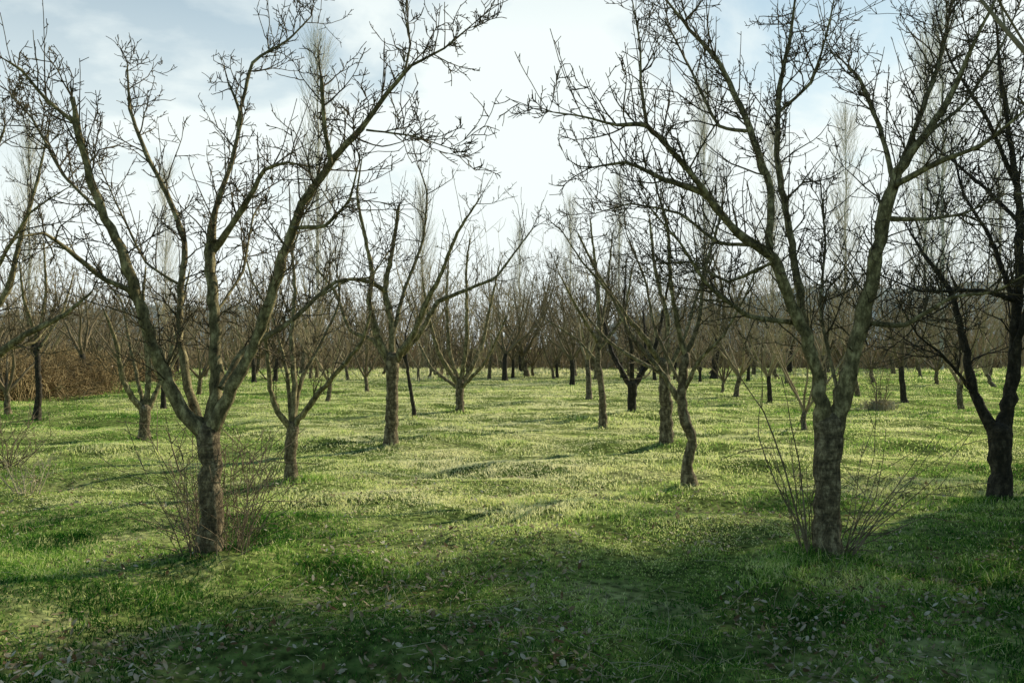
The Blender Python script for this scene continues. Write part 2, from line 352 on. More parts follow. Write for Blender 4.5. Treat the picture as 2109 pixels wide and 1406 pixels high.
traced_tree((947, 850), [(947, 850, 20), (947, 815, 18), (948, 785, 19)], [
 ([(946, 795, 12), (905, 730, 10), (880, 640, 6), (870, 570, 3)], 0, -.6),
 ([(947, 795, 12), (925, 720, 10), (920, 600, 6), (925, 520, 3)], 0, .6),
 ([(948, 795, 12), (962, 700, 10), (960, 560, 5), (968, 490, 3)], 0, -.2),
 ([(949, 795, 12), (990, 720, 10), (1012, 620, 6), (1030, 540, 3)], 0, .9),
 ([(949, 800, 9), (1000, 745, 7), (1045, 650, 4)], 0, -.8),
 ([(946, 800, 9), (890, 760, 7), (855, 690, 4)], 0, 1.1),
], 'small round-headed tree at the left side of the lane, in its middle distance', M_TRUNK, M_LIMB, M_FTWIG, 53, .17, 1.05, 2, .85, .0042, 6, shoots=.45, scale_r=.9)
traced_tree((296, 905), [(296, 905, 27), (298, 870, 24), (300, 840, 26)], [
 ([(298, 855, 15), (255, 785, 13), (238, 700, 10), (215, 640, 5)], 0, -.5),
 ([(300, 855, 16), (306, 745, 13), (292, 650, 9), (300, 550, 4)], 0, .4),
 ([(302, 850, 13), (350, 740, 10), (372, 640, 7), (390, 560, 4)], 0, .9),
 ([(300, 855, 10), (270, 720, 8), (250, 620, 5), (200, 560, 3)], 0, 1.2),
], 'low-forked tree seen behind and left of the nearest left tree', M_TRUNK, M_LIMB, M_TWIG, 59, .15, 1.0, 2, .85, .0035, 8, scale_r=.9)
traced_tree((2060, 1035), [(2060, 1035, 54), (2062, 960, 46), (2058, 885, 54)], [
 ([(2055, 900, 32), (2005, 810, 27), (1985, 700, 21), (1958, 600, 16), (1900, 520, 10), (1870, 470, 5)], 0, .4),
 ([(2064, 900, 42), (2088, 760, 36), (2096, 610, 31), (2102, 460, 24), (2082, 300, 16), (2060, 150, 10), (2050, 20, 5)], 0, .2),
 ([(2090, 730, 22), (2135, 560, 18), (2170, 400, 10), (2200, 250, 5)], 0, -.6),
 ([(2096, 620, 18), (2020, 598, 13), (1900, 600, 8), (1820, 570, 4)], .1, -.7),
 ([(2094, 640, 16), (2040, 490, 12), (1985, 400, 8), (1960, 300, 4)], .1, 1.0),
 ([(2102, 460, 14), (2020, 380, 10), (1960, 330, 6)], .1, .8),
 ([(2092, 380, 14), (2030, 240, 11), (1960, 130, 7), (1930, 40, 4)], .2, -.2),
 ([(2000, 800, 12), (1940, 730, 9), (1890, 690, 5), (1850, 620, 3)], .1, -.6),
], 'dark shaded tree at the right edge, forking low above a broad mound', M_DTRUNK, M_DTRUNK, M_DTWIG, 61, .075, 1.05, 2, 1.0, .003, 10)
traced_tree((1300, 855), [(1300, 855, 22), (1302, 820, 20), (1302, 790, 24)], [
 ([(1301, 800, 13), (1262, 730, 11), (1240, 650, 7), (1225, 580, 3)], 0, .6),
 ([(1302, 800, 13), (1300, 720, 10), (1285, 630, 7), (1290, 540, 3)], 0, -.4),
 ([(1304, 800, 13), (1345, 730, 11), (1365, 650, 7), (1380, 560, 3)], 0, .4),
 ([(1303, 800, 10), (1330, 740, 8), (1325, 640, 5)], 0, 1.2),
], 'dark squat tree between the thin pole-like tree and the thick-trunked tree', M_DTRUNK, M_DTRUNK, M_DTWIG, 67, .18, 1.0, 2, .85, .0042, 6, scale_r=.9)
traced_tree((75, 865), [(75, 865, 18), (80, 800, 14), (76, 720, 12), (80, 680, 11)], [
 ([(79, 700, 9), (50, 620, 7), (40, 540, 3)], 0, -.5),
 ([(80, 700, 9), (95, 600, 7), (90, 500, 3)], 0, .4),
 ([(80, 720, 8), (130, 640, 6), (150, 570, 3)], 0, .7),
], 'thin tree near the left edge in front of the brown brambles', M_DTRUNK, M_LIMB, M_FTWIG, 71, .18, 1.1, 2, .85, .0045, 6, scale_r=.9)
traced_tree((-95, 1000), [(-95, 1000, 60), (-92, 900, 54), (-90, 840, 60)], [
 ([(-90, 850, 34), (-40, 760, 28), (50, 690, 20), (130, 650, 14), (190, 600, 7)], 0, .1),
 ([(-88, 845, 34), (-60, 700, 28), (15, 600, 20), (45, 480, 14), (80, 360, 9), (100, 260, 4)], 0, .5),
 ([(-90, 850, 30), (-110, 700, 24), (-80, 500, 18), (-30, 380, 12), (10, 260, 6)], 0, -.4),
 ([(-40, 760, 14), (10, 720, 12), (70, 705, 8), (110, 660, 4)], 0, .8),
 ([(-60, 690, 16), (-10, 560, 12), (60, 440, 7), (150, 380, 3)], 0, -.7),
], 'tree at the left edge, only its limbs leaning into view', M_TRUNK, M_LIMB, M_TWIG, 73, .09, .95, 2, .95, .003, 8)
traced_tree((855, 868), [(855, 868, 11), (850, 830, 9), (842, 780, 8), (836, 730, 7)], [
 ([(837, 740, 6), (835, 690, 4), (850, 640, 2)], 0, .2),
 ([(838, 750, 5), (815, 700, 4), (810, 660, 2)], 0, -.3),
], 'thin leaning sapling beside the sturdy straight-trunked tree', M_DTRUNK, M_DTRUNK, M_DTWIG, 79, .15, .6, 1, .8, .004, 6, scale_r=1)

# ------------------------------------------------------------ basal shoots on the two nearest trees
def shoots(root, org, spec, seed, mat, dens):
    rng = random.Random(seed); T = Tubes()
    for (x, y, dx, dy, h, r) in spec:
        p = (org[0]+x, org[1]+y, org[2]-.06)
        L = math.sqrt(dx*dx+dy*dy+h*h)
        grow(T, p, nrm((dx, dy, h)), L, r, 0, 1, rng, .015, .045, dens, .0023)
    obj('basal_shoots', T.mesh('basal_shoots', mat, 0, 1, org), root)
rng = random.Random(5); sp = []
for i in range(48):
    a = rng.uniform(0, 6.28); q = rng.uniform(.09, .26)
    sp.append((math.cos(a)*q, math.sin(a)*q*.8, math.cos(a)*rng.uniform(.02, .36), math.sin(a)*rng.uniform(0, .25), rng.uniform(.3, 1.05), rng.uniform(.0032, .0045)))
shoots(T1, o1, sp, 6, M_SHOOT, .9)
sp = []
for i in range(13):
    sp.append((rng.uniform(.08, .16), rng.uniform(-.1, .15), rng.uniform(.3, 1.25), rng.uniform(-.3, .3), rng.uniform(.5, 1.2), rng.uniform(.0045, .006)))
for i in range(8):
    sp.append((rng.uniform(-.16, -.1), rng.uniform(-.1, .1), rng.uniform(-.35, -.02), rng.uniform(-.2, .2), rng.uniform(.5, 1.2), rng.uniform(.004, .0055)))
for e in ((-.42, 1.75), (-.30, 1.6), (-.12, 1.35)):
    sp.append((-.13, -.05, e[0], -.1, e[1], .008))
shoots(T2, o2, sp, 8, M_SHOOT, .4)

# ------------------------------------------------------------ far orchard trees (variants, then copies)
def auto_tree(seed, h0, nl, L, tm, lm, spread=.75, rt=.10, lev=2, lab='', grp=None, spacing=.22, lmax=1.2):
    rng = random.Random(seed)
    root = empty('orchard_tree', (0, 0, 0), lab, 'tree', grp)
    T = Tubes(); pts = []; rad = []; p = [0, 0, -.08]; lx, ly = rng.gauss(0, .02), rng.gauss(0, .02)
    for i in range(7):
        pts.append(tuple(p)); rad.append(rt*(1.4 if i == 0 else 1.1 if i == 1 else 1-.03*i)); p[2] += h0/6; p[0] += lx+rng.gauss(0, .02); p[1] += ly+rng.gauss(0, .02)
    T.add(pts, rad, 8); obj('trunk', T.mesh('trunk', tm, .04), root)
    top = pts[-1]; T = Tubes()
    for k in range(nl):
        a = k/nl*6.283+rng.uniform(-.4, .4); sp = spread*rng.uniform(.6, 1.2)
        d = nrm((math.cos(a)*sp, math.sin(a)*sp, 1)); q = (top[0], top[1], top[2]-.06); Lk = L*rng.uniform(.75, 1.15); n = 14
        pl = [(*q, rt*.5)]
        for i in range(n):
            d = nrm((d[0]+rng.gauss(0, .10), d[1]+rng.gauss(0, .10), d[2]+rng.gauss(0, .07)+.05))
            q = tuple(q[c]+d[c]*Lk/n for c in range(3)); pl.append((*q, rt*.5*(1-.85*(i+1)/n)))
        pl = np.array(pl); T.add([tuple(v[:3]) for v in pl], [v[3] for v in pl], 6)
        side_branches(T, pl, rng, spacing, lmax, lev, .8, .0045, start=.12, shoots=.42)
    obj('crown', T.mesh('crown', lm), root)
    return root
def copy_tree(o, label, group, loc, rz, sc):
    c = o.copy(); C.objects.link(c); c.location = loc; c.rotation_euler = (0, 0, rz); c.scale = (sc, sc, sc*random.uniform(.92, 1.1))
    c['label'] = label
    if group: c['group'] = group
    elif 'group' in c: del c['group']
    for ch in o.children:
        d = ch.copy(); C.objects.link(d); d.parent = c
    return c
random.seed(3)
G = 'bare trees in the far rows of the orchard'; LG = 'bare orchard tree in the crowded far rows before the wood'
NV = 7
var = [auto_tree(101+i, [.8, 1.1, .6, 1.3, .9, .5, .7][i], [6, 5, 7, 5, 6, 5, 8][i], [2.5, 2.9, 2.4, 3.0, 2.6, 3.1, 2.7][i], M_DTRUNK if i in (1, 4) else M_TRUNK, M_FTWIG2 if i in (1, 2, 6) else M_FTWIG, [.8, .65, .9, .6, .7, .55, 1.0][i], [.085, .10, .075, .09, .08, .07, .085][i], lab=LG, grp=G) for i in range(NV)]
singles = [
 (1212, 822, 3, .95, 'far tree just left of the thin pole-like tree, in the row behind it'),
 (677, 824, 0, .8, 'small far tree on the bright grass right of the slim candelabra tree'),
 (755, 806, 2, 1.0, 'far tree left of the sturdy straight-trunked tree, its low crown beside that trunk'),
 (1178, 795, 1, 1.0, 'far tree closing the right side of the grass lane'),
 (1518, 818, 0, 1.0, 'far tree right of the crooked slender tree, on a small mound'),
 (1486, 808, 2, .8, 'smaller far tree just left of the one on a small mound'),
 (1583, 828, 4, .9, 'far tree seen under the left stem of the nearest right tree'),
 (1865, 832, 1, .85, 'far tree seen between the nearest right tree and the right-edge tree'),
 (1768, 816, 3, .8, 'far tree seen close right of the nearest right trunk'),
 (1660, 888, 5, .75, 'low tree seen right behind the left side of the nearest right trunk'),
 (340, 838, 4, .9, 'far tree seen through the limbs of the nearest left tree'),
 (410, 815, 6, .9, 'far tree behind the fork of the nearest left tree'),
 (1978, 842, 0, .95, 'far tree half hidden by the right-edge tree'),
 (20, 850, 2, 1.0, 'far tree at the left edge beside the brown brambles'),
]
used = set()
def place(v, label, group, x, y, sc):
    r = random.uniform(0, 6.28)
    z = float(gh(x, y))
    if v not in used:
        used.add(v); o = var[v]; o.location = (x, y, z); o.rotation_euler = (0, 0, r); o.scale = (sc, sc, sc); o['label'] = label
        if group: o['group'] = group
        elif 'group' in o: del o['group']
        return o
    return copy_tree(var[v], label, group, (x, y, z), r, sc)
for (px, py, v, s, lab) in singles:
    x, y = base_of(px, py); place(v, lab, None, x, y, s*1.05)
for (px, py) in [(862, 784), (882, 780), (905, 778), (1008, 781), (1040, 784), (1055, 779), (1098, 776), (1140, 780), (1225, 782), (1345, 786), (525, 788), (565, 784), (470, 787), (715, 782), (640, 780), (800, 780), (1390, 782), (1440, 786), (1620, 790), (1700, 786), (1800, 790), (1930, 792), (2050, 796), (260, 790), (180, 796), (960, 778), (1280, 780), (1540, 784)]:
    x, y = base_of(px, py); place(random.randrange(NV), LG, G, x, y, random.uniform(.8, 1.4))
for row in range(5):
    y = 47+row*4.6
    for k in range(17):
        x = (k-8)*y*.074+random.uniform(-1.4, 1.4)
        place(random.randrange(NV), LG, G, x, y+random.uniform(-2.0, 2.0), random.uniform(.95, 1.9))
LO = 'bare orchard tree beyond the right side of the view'; GO = 'orchard trees beyond the right side'
for (x, y, s) in [(6.4, 6.6, 1.5), (5.2, 4.8, 1.4), (7.2, 5.0, 1.6), (9.2, 8.4, 2.1), (8.6, 6.4, 1.8)]:
    place(random.choice([0, 2, 4, 6]), LO, GO, x, y, s)

# unseen leafy evergreens, added beyond the right side to throw deep foreground shade
rg = np.random.default_rng(12)
def evergreen():
    root = empty('shade_evergreen', (0, 0, 0), 'unseen leafy evergreen tree added for shade beyond the right side of the view', 'tree', 'evergreens added for shade beyond the right side')
    T = Tubes(); T.add([(0, 0, -.1), (.03, 0, 2), (-.04, .05, 4.5), (.05, 0, 7), (0, 0, 9.3)], [.22, .17, .13, .08, .02], 10)
    rng = random.Random(3); cen = []
    for i in range(34):
        h = rng.uniform(3.6, 9.3); a = rng.uniform(0, 6.28); R = 2.2*math.sin(min(1, (h-2.6)/2.6)*1.57)*(1-max(0, h-6)/4.6); q = R*math.sqrt(rng.random())
        c = (math.cos(a)*q, math.sin(a)*q, h); cen.append(c); T.add([(0, 0, h-.7*q-.2), (c[0]*.5, c[1]*.5, h-.35*q-.1), c], [.035, .025, .01], 4)
    obj('trunk', T.mesh('trunk', M_DTRUNK, .03), root)
    cen = np.array(cen); n = 17000; k = rg.integers(0, len(cen), n)
    c = cen[k]+rg.normal(0, .25, (n, 3))
    u = rg.normal(size=(n, 3)); u /= np.linalg.norm(u, axis=1, keepdims=True); w = np.cross(u, rg.normal(size=(n, 3))); w /= np.linalg.norm(w, axis=1, keepdims=True)
    V = np.stack([c-u*.045, c+w*.018, c+u*.045, c-w*.018], 1)
    obj('crown', make_mesh('crown', V.reshape(-1, 3), [np.arange(n*4).reshape(-1, 4)], M_EVER, False, np.zeros(n*4)), root)
    return root
ev = evergreen()
for i, (x, y, s) in enumerate([(10.4, 13.2, 1.0), (12.4, 12.2, 1.1), (13.4, 15.2, 1.12), (9.4, 10.4, .62)]):
    if i: copy_tree(ev, ev['label'], ev['group'], (x, y, 0), i*1.3, s)
    else: ev.location = (x, y, 0)

# ------------------------------------------------------------ poplars
def poplar(seed):
    rng = random.Random(seed); H = 30
    root = empty('poplar_tree', (0, 0, 0), 'tall pale poplar', 'tree')
    T = Tubes(); n = 12
    T.add([(rng.gauss(0, .05), rng.gauss(0, .05), H*i/n) for i in range(n+1)], [.14*(1-i/n)+.015 for i in range(n+1)], 7)
    obj('trunk', T.mesh('trunk', M_POP), root); T = Tubes()
    for i in range(150):
        h = H*rng.uniform(.06, .93); a = rng.uniform(0, 6.283); L = (H-h)*rng.uniform(.15, .4)+1.2
        L = min(L, 8); p = (0, 0, h); t = rng.uniform(.18, .55)
        d = nrm((math.cos(a)*t, math.sin(a)*t, 1)); pts = [p]; rad = [.019]; q = p
        for k in range(5):
            q = tuple(q[c]+d[c]*L/5 for c in range(3)); pts.append(q); rad.append(.019*(1-.7*(k+1)/5)); d = nrm((d[0]*.88+rng.gauss(0, .05), d[1]*.88+rng.gauss(0, .05), d[2]))
            for _ in range(2):
                dd = nrm((d[0]+rng.gauss(0, .25), d[1]+rng.gauss(0, .25), 1)); l2 = rng.uniform(.8, 2.4)
                T.add([q, tuple(q[c]+dd[c]*l2*.5 for c in range(3)), tuple(q[c]+dd[c]*l2 for c in range(3))], [.009, .008, .005], 3)
        T.add(pts, rad, 4)
    obj('crown', T.mesh('crown', M_POP), root); return root
pv = [poplar(1), poplar(2), poplar(3)]; pu = set()
for (px, top, D, lab) in [
  (655, 55, 80, 'tallest pale poplar on the left, rising behind the sturdy straight-trunked tree'),
  (1450, 150, 85, 'pale poplar behind the left limbs of the nearest right tree'),
  (1590, 240, 92, 'pale poplar directly behind the nearest right tree crown'),
  (1742, 215, 85, 'pale poplar seen between the two stems of the nearest right tree'),
  (1940, -20, 62, 'big pale poplar behind the upper right limbs'),
  (1905, 60, 70, 'pale poplar close left of the big right one'),
  (2060, 100, 70, 'pale poplar at the right edge of the sky'),
  (1070, 450, 110, 'short distant poplar centred over the end of the lane'),
  (1175, 400, 100, 'distant poplar right of the lane end'),
  (870, 370, 95, 'distant poplar behind the crown of the sturdy straight-trunked tree'),
  (1275, 350, 98, 'distant poplar above the dark squat tree'),
  (340, 330, 85, 'pale poplar behind the middle of the nearest left tree'),
  (60, 230, 75, 'pale poplar at the left edge of the sky')]:
    x = (px-1054.5)/F*D; h = (HY-top)/F*D+1.6; v = random.randrange(3)
    if v in pu: o = copy_tree(pv[v], lab, None, (x, D, 0), random.uniform(0, 6), 1)
    else: o = pv[v]; pu.add(v); o.location = (x, D, 0); o['label'] = lab
    s = h/30; w_ = random.uniform(1.0, 1.4); o.scale = (s*w_, s*w_, s)

# ------------------------------------------------------------ far wood, brambles, shrub
rng = random.Random(9); T = Tubes()
for i in range(2600):
    D = rng.uniform(68, 94); x = rng.uniform(-.85, .85)*D; H = rng.uniform(3.2, 9.0)*(.45+1.0*float(vn(x/7, D/9)))
    q = (x, D, 0); d = nrm((rng.gauss(0, .15), rng.gauss(0, .15), 1)); pts = [q]; rad = [.042]
    for k in range(4):
        q = tuple(q[c]+d[c]*H/4 for c in range(3)); d = nrm((d[0]+rng.gauss(0, .12), d[1]+rng.gauss(0, .12), d[2])); pts.append(q); rad.append(.042*(1-.8*(k+1)/4))
        for _ in range(3):
            dd = nrm((rng.gauss(0, .6), rng.gauss(0, .6), .8)); l2 = rng.uniform(.6, 1.8)
            T.add([q, tuple(q[c]+dd[c]*l2*.5+rng.gauss(0, .08) for c in range(3)), tuple(q[c]+dd[c]*l2 for c in range(3))], [.020, .015, .008], 3)
    T.add(pts, rad, 4)
for i in range(10000):
    D = rng.uniform(64, 86); x = rng.uniform(-.85, .85)*D; q = (x, D, 0); dd = nrm((rng.gauss(0, .5), rng.gauss(0, .5), 1)); l2 = rng.uniform(.6, 2.6)
    T.add([q, tuple(q[c]+dd[c]*l2*.5+rng.gauss(0, .1) for c in range(3)), tuple(q[c]+dd[c]*l2+rng.gauss(0, .2) for c in range(3))], [.035, .028, .015], 3)
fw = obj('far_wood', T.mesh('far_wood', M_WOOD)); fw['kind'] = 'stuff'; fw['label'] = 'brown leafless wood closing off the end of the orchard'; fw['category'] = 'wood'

def thicket(seed, w, d, h, n, mat):
    rng = random.Random(seed); T = Tubes()
    for i in range(n):
        x = rng.gauss(0, w*.42); y = rng.gauss(0, d*.4); hh = h*rng.uniform(.3, 1.15)*max(.25, 1-(abs(x)/w)**2)*(.5+1.0*float(vn(x*1.3+seed, y+3)))
        a = rng.uniform(0, 6.28); r = rng.uniform(.2, .8); pts = []
        for k in range(5):
            t = k/4; pts.append((x+math.cos(a)*r*t+rng.gauss(0, .06), y+math.sin(a)*r*t+rng.gauss(0, .06), hh*math.sin(t*2.2)*1.05+rng.gauss(0, .05)-.02))
        T.add(pts, [.014, .012, .011, .009, .006], 3)
        for _ in range(2):
            q = pts[rng.randrange(1, 5)]; dd = nrm((rng.gauss(0, 1), rng.gauss(0, 1), rng.gauss(.3, .6))); l2 = rng.uniform(.15, .5)
            T.add([q, tuple(q[c]+dd[c]*l2 for c in range(3))], [.012, .006], 3)
    return T.mesh('bramble_thicket', mat)
tm_ = [thicket(1, 2.6, 1.6, 1.25, 1000, M_BRAM), thicket(2, 3.2, 1.8, .95, 1100, M_BRAM)]
for i, (px, D, s, lab) in enumerate([(30, 29, .95, 'golden brown bramble thicket at the left edge'), (150, 31, .9, 'golden brown bramble thicket right of the thin left-edge tree'),
        (-90, 26, 1.1, 'bramble thicket cut by the left side of the view'), (250, 42, 1.0, 'brown bramble thicket farther back, left of the low-forked tree'), (90, 40, 1.1, 'tall dull bramble thicket behind the golden ones')]):
    x = (px-1054.5)/F*D
    o = obj('bramble_thicket', tm_[i % 2]); o.location = (x, D, float(gh(x, D))); o.rotation_euler = (0, 0, i*1.9); o.scale = (s, s, s); o['label'] = lab; o['category'] = 'brambles'
def bush(px, py, n, h, spread, lab, mat, seed, name='shrub', grass=False):
    x, y = base_of(px, py); org = (x, y, float(gh(x, y))); rng = random.Random(seed); root = empty(name, org, lab, 'shrub')
    T = Tubes()
    for i in range(n):
        a = rng.uniform(0, 6.28); q = rng.uniform(0, .15)
        grow(T, (math.cos(a)*q, math.sin(a)*q, -.02), nrm((math.cos(a)*spread*rng.random(), math.sin(a)*spread*rng.random(), 1)), h*rng.uniform(.5, 1), .008, 0, 2, rng, .03, .08, .8, .003)
    obj('stems', T.mesh('stems', mat), root)
    if grass:
        T = Tubes()
        for i in range(450):
            a = rng.uniform(0, 6.28); q = abs(rng.gauss(0, .26)); l = rng.uniform(.12, .34)
            b = (math.cos(a)*q, math.sin(a)*q, -.02); dd = nrm((rng.gauss(0, .5), rng.gauss(0, .5), 1))
            T.add([b, (b[0]+dd[0]*l*.5, b[1]+dd[1]*l*.5, l*.6), (b[0]+dd[0]*l*1.3, b[1]+dd[1]*l*1.3, l*.75)], [.006, .005, .002], 3)
        d = obj('dry_tuft', T.mesh('dry_tuft', M_STRAW), root); d['kind'] = 'stuff'
bush(1812, 842, 16, 1.6, .3, 'dry suckering shrub in a straw tuft, right of the nearest right tree', M_SHOOT, 3, grass=True)
bush(60, 1015, 10, .55, .8, 'low grey dry weed at the left edge, left of the nearest left tree', M_STRAW, 4, 'dry_weed')
bush(15, 960, 14, .9, .5, 'bushy dry weed against the left edge of the view', M_SHOOT, 5, 'dry_weed')

# ------------------------------------------------------------ ground sheet
def graded(lo, hi, n):
    t = np.linspace(-1, 1, n); s = np.sinh(t*5.2)/math.sinh(5.2)
    return np.where(s < 0, -s*lo, s*hi)
gx = np.unique(np.concatenate([np.linspace(-9, 9, 200), graded(-700, 700, 340)])); gy = np.unique(np.concatenate([np.linspace(2, 16, 200), graded(-40, 900, 420)]))
X, Y = np.meshgrid(gx, gy); Z = gh(X, Y)
V = np.stack([X, Y, Z], -1).reshape(-1, 3); nx, ny = len(gx), len(gy)
i = np.arange(ny-1)[:, None]*nx; j = np.arange(nx-1)[None, :]
q = np.stack([i+j, i+j+1, i+nx+j+1, i+nx+j], -1).reshape(-1, 4)
g = obj('ground', make_mesh('ground', V, [q], M_GROUND)); g['kind'] = 'structure'
def hill(name, xs, y0, prof, depth):
    nx = 120; ny = 14; V = []
    xx = np.linspace(xs[0], xs[1], nx)
    for b in range(ny):
        t = b/(ny-1); y = y0+depth*t
        hgt = np.array([prof(x) for x in xx])*math.sin(t*math.pi/2) + (vn(xx/11, y/11+b)-.5)*4*t
        V.append(np.stack([xx, np.full(nx, y), hgt-.5], -1))
    V = np.concatenate(V); i = np.arange(ny-1)[:, None]*nx; j = np.arange(nx-1)[None, :]
    q = np.stack([i+j, i+j+1, i+nx+j+1, i+nx+j], -1).reshape(-1, 4)
    o = obj(name, make_mesh(name, V, [q], M_HILL)); o['kind'] = 'structure'
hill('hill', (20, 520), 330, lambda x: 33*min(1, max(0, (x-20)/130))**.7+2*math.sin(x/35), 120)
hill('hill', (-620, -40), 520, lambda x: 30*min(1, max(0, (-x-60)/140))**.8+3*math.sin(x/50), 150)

# ------------------------------------------------------------ grass blades
rg = np.random.default_rng(4)
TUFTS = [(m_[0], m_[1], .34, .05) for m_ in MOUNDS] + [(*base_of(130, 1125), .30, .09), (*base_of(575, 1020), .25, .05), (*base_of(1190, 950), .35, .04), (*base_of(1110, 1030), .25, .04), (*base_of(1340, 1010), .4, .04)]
def blades(n, dmin, dmax, p, hmul, wmul, tint_add, name, mat, label, keep=None, lean=1.7):
    u = rg.random(n); e = 1-p
    D = (dmin**e + u*(dmax**e-dmin**e))**(1/e)
    x = (rg.random(n)*2-1)*(D*.64+2.0); y = D
    cl = vn(x*5.5, y*5.5)*.5+vn(x*1.4+40, y*1.4)*.5
    k = rg.random(n) < np.clip(cl*2.4-.50, .08, 1)
    if keep is not None: k &= keep(x, y)
    x, y, D, cl = x[k], y[k], D[k], cl[k]; n = len(x)
    tall = vn(x/1.1+7, y/.9+7); tall2 = vn(x/.28+17, y/.28)
    tf = np.zeros(n)
    for (tx_, ty_, s_, a_) in TUFTS: tf += a_*np.exp(-((x-tx_)**2+(y-ty_)**2)/(s_*s_))
    h = (.010+.024*tall**2+.055*tall2**3*tall+.010*rg.random(n)+tf*rg.random(n))*hmul*(1+D/75)
    w = (.0026+.00055*D)*wmul*rg.uniform(.7, 1.3, n)
    z = gh(x, y)-.004
    a = rg.random(n)*2*math.pi; b = rg.random(n)*2*math.pi; ln = lean*rg.random(n)*h
    wx, wy = np.cos(a)*w/2, np.sin(a)*w/2; lx, ly = np.cos(b)*ln, np.sin(b)*ln
    V = np.empty((n, 5, 3), np.float32)
    V[:, 0] = np.stack([x-wx, y-wy, z], -1); V[:, 1] = np.stack([x+wx, y+wy, z], -1)
    V[:, 2] = np.stack([x+wx*.8+lx*.35, y+wy*.8+ly*.35, z+h*.6], -1); V[:, 3] = np.stack([x-wx*.8+lx*.35, y-wy*.8+ly*.35, z+h*.6], -1)
    V[:, 4] = np.stack([x+lx*1.2, y+ly*1.2, z+h*np.where(ln > .4*h, .85, 1)], -1)
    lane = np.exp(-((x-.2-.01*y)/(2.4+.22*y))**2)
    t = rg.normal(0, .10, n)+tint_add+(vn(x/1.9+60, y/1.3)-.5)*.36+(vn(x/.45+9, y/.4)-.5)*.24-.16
    t += np.where(rg.random(n) < .07, .40, 0) + np.clip((D-5.2)/4.5, 0, 1)*(.23+.31*lane) - tall*.12 - np.clip(tf*5, 0, .25)  # sunlight put into the tint: paler past the foreground and along the lane
    idx = np.arange(n, dtype=np.int64)[:, None]*5
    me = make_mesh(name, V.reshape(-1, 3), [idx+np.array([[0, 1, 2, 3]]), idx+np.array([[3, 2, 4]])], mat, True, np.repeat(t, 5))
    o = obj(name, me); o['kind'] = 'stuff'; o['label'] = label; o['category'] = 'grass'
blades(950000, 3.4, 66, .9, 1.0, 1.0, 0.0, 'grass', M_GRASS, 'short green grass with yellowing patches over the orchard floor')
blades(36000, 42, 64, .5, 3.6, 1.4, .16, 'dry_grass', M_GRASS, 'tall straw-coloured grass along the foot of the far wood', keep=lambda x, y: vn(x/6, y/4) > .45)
n = 22000; D = 3.6+7.5*rg.random(n)**1.5; x = (rg.random(n)*2-1)*(D*.62+.5); y = D
k = vn(x*1.1+5, y*1.1) + .35*rg.random(n) > .62; x, y = x[k], y[k]; n = len(x)
z = gh(x, y)+.012+.022*rg.random(n); s = .007+.014*rg.random(n)**2; a = rg.random(n)*6.28
tx = rg.normal(0, .45, n); ty = rg.normal(0, .45, n); cu = rg.uniform(-.2, .8, n)
prof = [(-1, 0), (-.45, .5), (.25, .55), (1, 0), (.25, -.55), (-.45, -.5)]
V = np.empty((n, 6, 3), np.float32)
for i, (u, v) in enumerate(prof):
    lx = u*s*1.25; ly = v*s
    X_ = lx*np.cos(a)-ly*np.sin(a); Y_ = lx*np.sin(a)+ly*np.cos(a)
    V[:, i] = np.stack([x+X_, y+Y_, z+lx*tx+ly*ty+cu*s*(abs(v)*.9+u*u*.4)], -1)
idx = np.arange(n)[:, None]*6
o = obj('fallen_leaves', make_mesh('fallen_leaves', V.reshape(-1, 3), [idx+np.array([[0, 1, 2, 3]]), idx+np.array([[0, 3, 4, 5]])], M_LEAF, False, np.repeat(rg.normal(0, .15, n), 6)))
o['kind'] = 'stuff'; o['label'] = 'pale dead leaves scattered over the near grass'; o['category'] = 'fallen leaves'
rng = random.Random(77); T = Tubes()
for i in range(520):
    D = 3.8+6*rng.random()**1.4; x = rng.uniform(-.6, .6)*D
    if rng.random() < .45: D = rng.gauss(4.8, .6); x = rng.gauss(.6, .8)
    z = float(gh(x, D)); flat = rng.random() < .8
    a = rng.uniform(0, 6.28); l = rng.uniform(.06, .24)*(1.7 if rng.random() < .12 else 1); e = rng.uniform(.05, .4) if flat else rng.uniform(.8, 2.5)
    d = nrm((math.cos(a), math.sin(a), e)); q = (x, D, z+.008); pts = [q]
    for k in range(3):
        q = tuple(q[c]+d[c]*l/3 for c in range(3)); d = nrm((d[0]+rng.gauss(0, .2), d[1]+rng.gauss(0, .2), d[2]+rng.gauss(0, .12)-.04)); pts.append(q)
    T.add(pts, [.0018, .0016, .0013, .0009], 3)
o = obj('dry_stalks', T.mesh('dry_stalks', M_STRAW)); o['kind'] = 'stuff'; o['label'] = 'thin straw-coloured stalks lying in the near grass'; o['category'] = 'dry stalks'

# ------------------------------------------------------------ sun, sky, camera
sd = bpy.data.lights.new('sun', 'SUN'); sd.energy = 5; sd.angle = math.radians(.5); sd.color = (1, .93, .73)
so = bpy.data.objects.new('sun', sd); C.objects.link(so)
from mathutils import Vector
v = Vector((math.sin(SUN_AZ)*math.cos(SUN_EL), math.cos(SUN_AZ)*math.cos(SUN_EL), math.sin(SUN_EL)))
so.rotation_euler = v.to_track_quat('Z', 'Y').to_euler(); so.location = (20, 15, 12)
w = bpy.data.worlds.new('World'); bpy.context.scene.world = w; w.use_nodes = True; nt = w.node_tree; nt.nodes.clear(); L = nt.links.new
out = N(nt, 'ShaderNodeOutputWorld'); sky = N(nt, 'ShaderNodeTexSky'); sky.sky_type = 'NISHITA'; sky.sun_disc = False
sky.sun_elevation = SUN_EL; sky.sun_rotation = SUN_AZ; sky.air_density = 1.0; sky.dust_density = .4; sky.ozone_density = 2.0
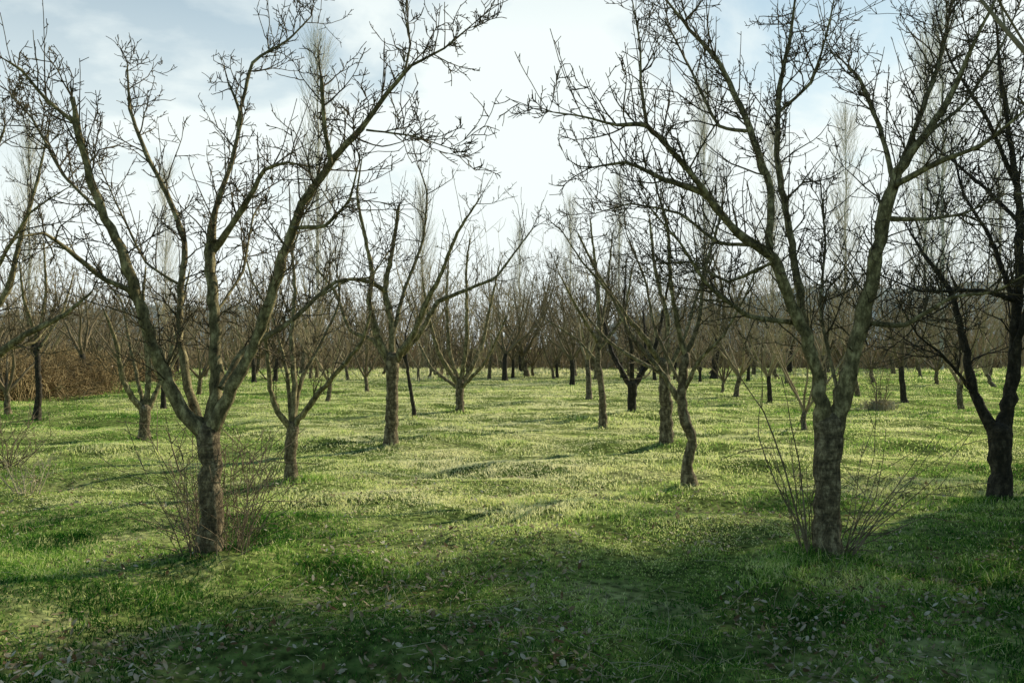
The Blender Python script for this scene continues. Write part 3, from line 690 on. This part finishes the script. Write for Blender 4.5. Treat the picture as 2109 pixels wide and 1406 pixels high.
hs = N(nt, 'ShaderNodeMixRGB', blend_type='MULTIPLY'); hs.inputs[0].default_value = 1; hs.inputs[2].default_value = (.90, 1.08, .95, 1); L(sky.outputs[0], hs.inputs[1])
bg = N(nt, 'ShaderNodeBackground'); bg.inputs[1].default_value = .12; L(hs.outputs[0], bg.inputs[0])
tc = N(nt, 'ShaderNodeTexCoord'); sx = N(nt, 'ShaderNodeSeparateXYZ'); L(tc.outputs['Generated'], sx.inputs[0])
def mth(op, a, b=None, c=None):
    n = N(nt, 'ShaderNodeMath', operation=op)
    for i_, q_ in enumerate((a, b, c)):
        if q_ is None: continue
        if isinstance(q_, (int, float)): n.inputs[i_].default_value = q_
        else: L(q_, n.inputs[i_])
    return n.outputs[0]
def mrange(v, a, b, c, d):
    n = N(nt, 'ShaderNodeMapRange'); L(v, n.inputs[0])
    for i_, q_ in enumerate((a, b, c, d)): n.inputs[i_+1].default_value = q_
    return n.outputs[0]
zc = mth('MAXIMUM', sx.outputs[2], 0.0); den = mth('ADD', zc, .32)
cx = N(nt, 'ShaderNodeCombineXYZ'); L(mth('DIVIDE', sx.outputs[0], den), cx.inputs[0]); L(mth('DIVIDE', sx.outputs[1], den), cx.inputs[1]); cx.inputs[2].default_value = .7
n1 = N(nt, 'ShaderNodeTexNoise'); n1.inputs['Scale'].default_value = 2.1; n1.inputs['Detail'].default_value = 9; n1.inputs['Roughness'].default_value = .56; n1.inputs['Distortion'].default_value = .3
L(cx.outputs[0], n1.inputs['Vector'])
rr = ramp(nt, [(.42, (0, 0, 0)), (.60, (1, 1, 1))]); L(n1.outputs[0], rr.inputs[0])
lowg = mth('MAXIMUM', mth('SUBTRACT', 1.08, mth('MULTIPLY', zc, 3.0)), 0.0)
front = mrange(sx.outputs[1], .1, .75, .12, 1.0)
mask = mth('MULTIPLY', mth('MULTIPLY', mth('MINIMUM', mth('ADD', mth('MULTIPLY', rr.outputs[0], .58), mth('ADD', lowg, .34)), 1.0), mrange(zc, .40, .55, 1, 0)), front)
bg2 = N(nt, 'ShaderNodeBackground'); bg2.inputs[0].default_value = (.88, .955, .94, 1); bg2.inputs[1].default_value = 1.07
ms = N(nt, 'ShaderNodeMixShader'); L(mask, ms.inputs[0]); L(bg.outputs[0], ms.inputs[1]); L(bg2.outputs[0], ms.inputs[2]); L(ms.outputs[0], out.inputs[0])
cd = bpy.data.cameras.new('camera'); cd.sensor_width = 36; cd.lens = F/2109*36; cd.shift_y = 12/2109; cd.clip_end = 3000
co = bpy.data.objects.new('camera', cd); C.objects.link(co); co.location = (0, 0, CAMH); co.rotation_euler = (math.pi/2, 0, 0)
bpy.context.scene.camera = co
bpy.context.scene.view_settings.view_transform = 'Standard'; bpy.context.scene.view_settings.look = 'None'; bpy.context.scene.view_settings.exposure = 0
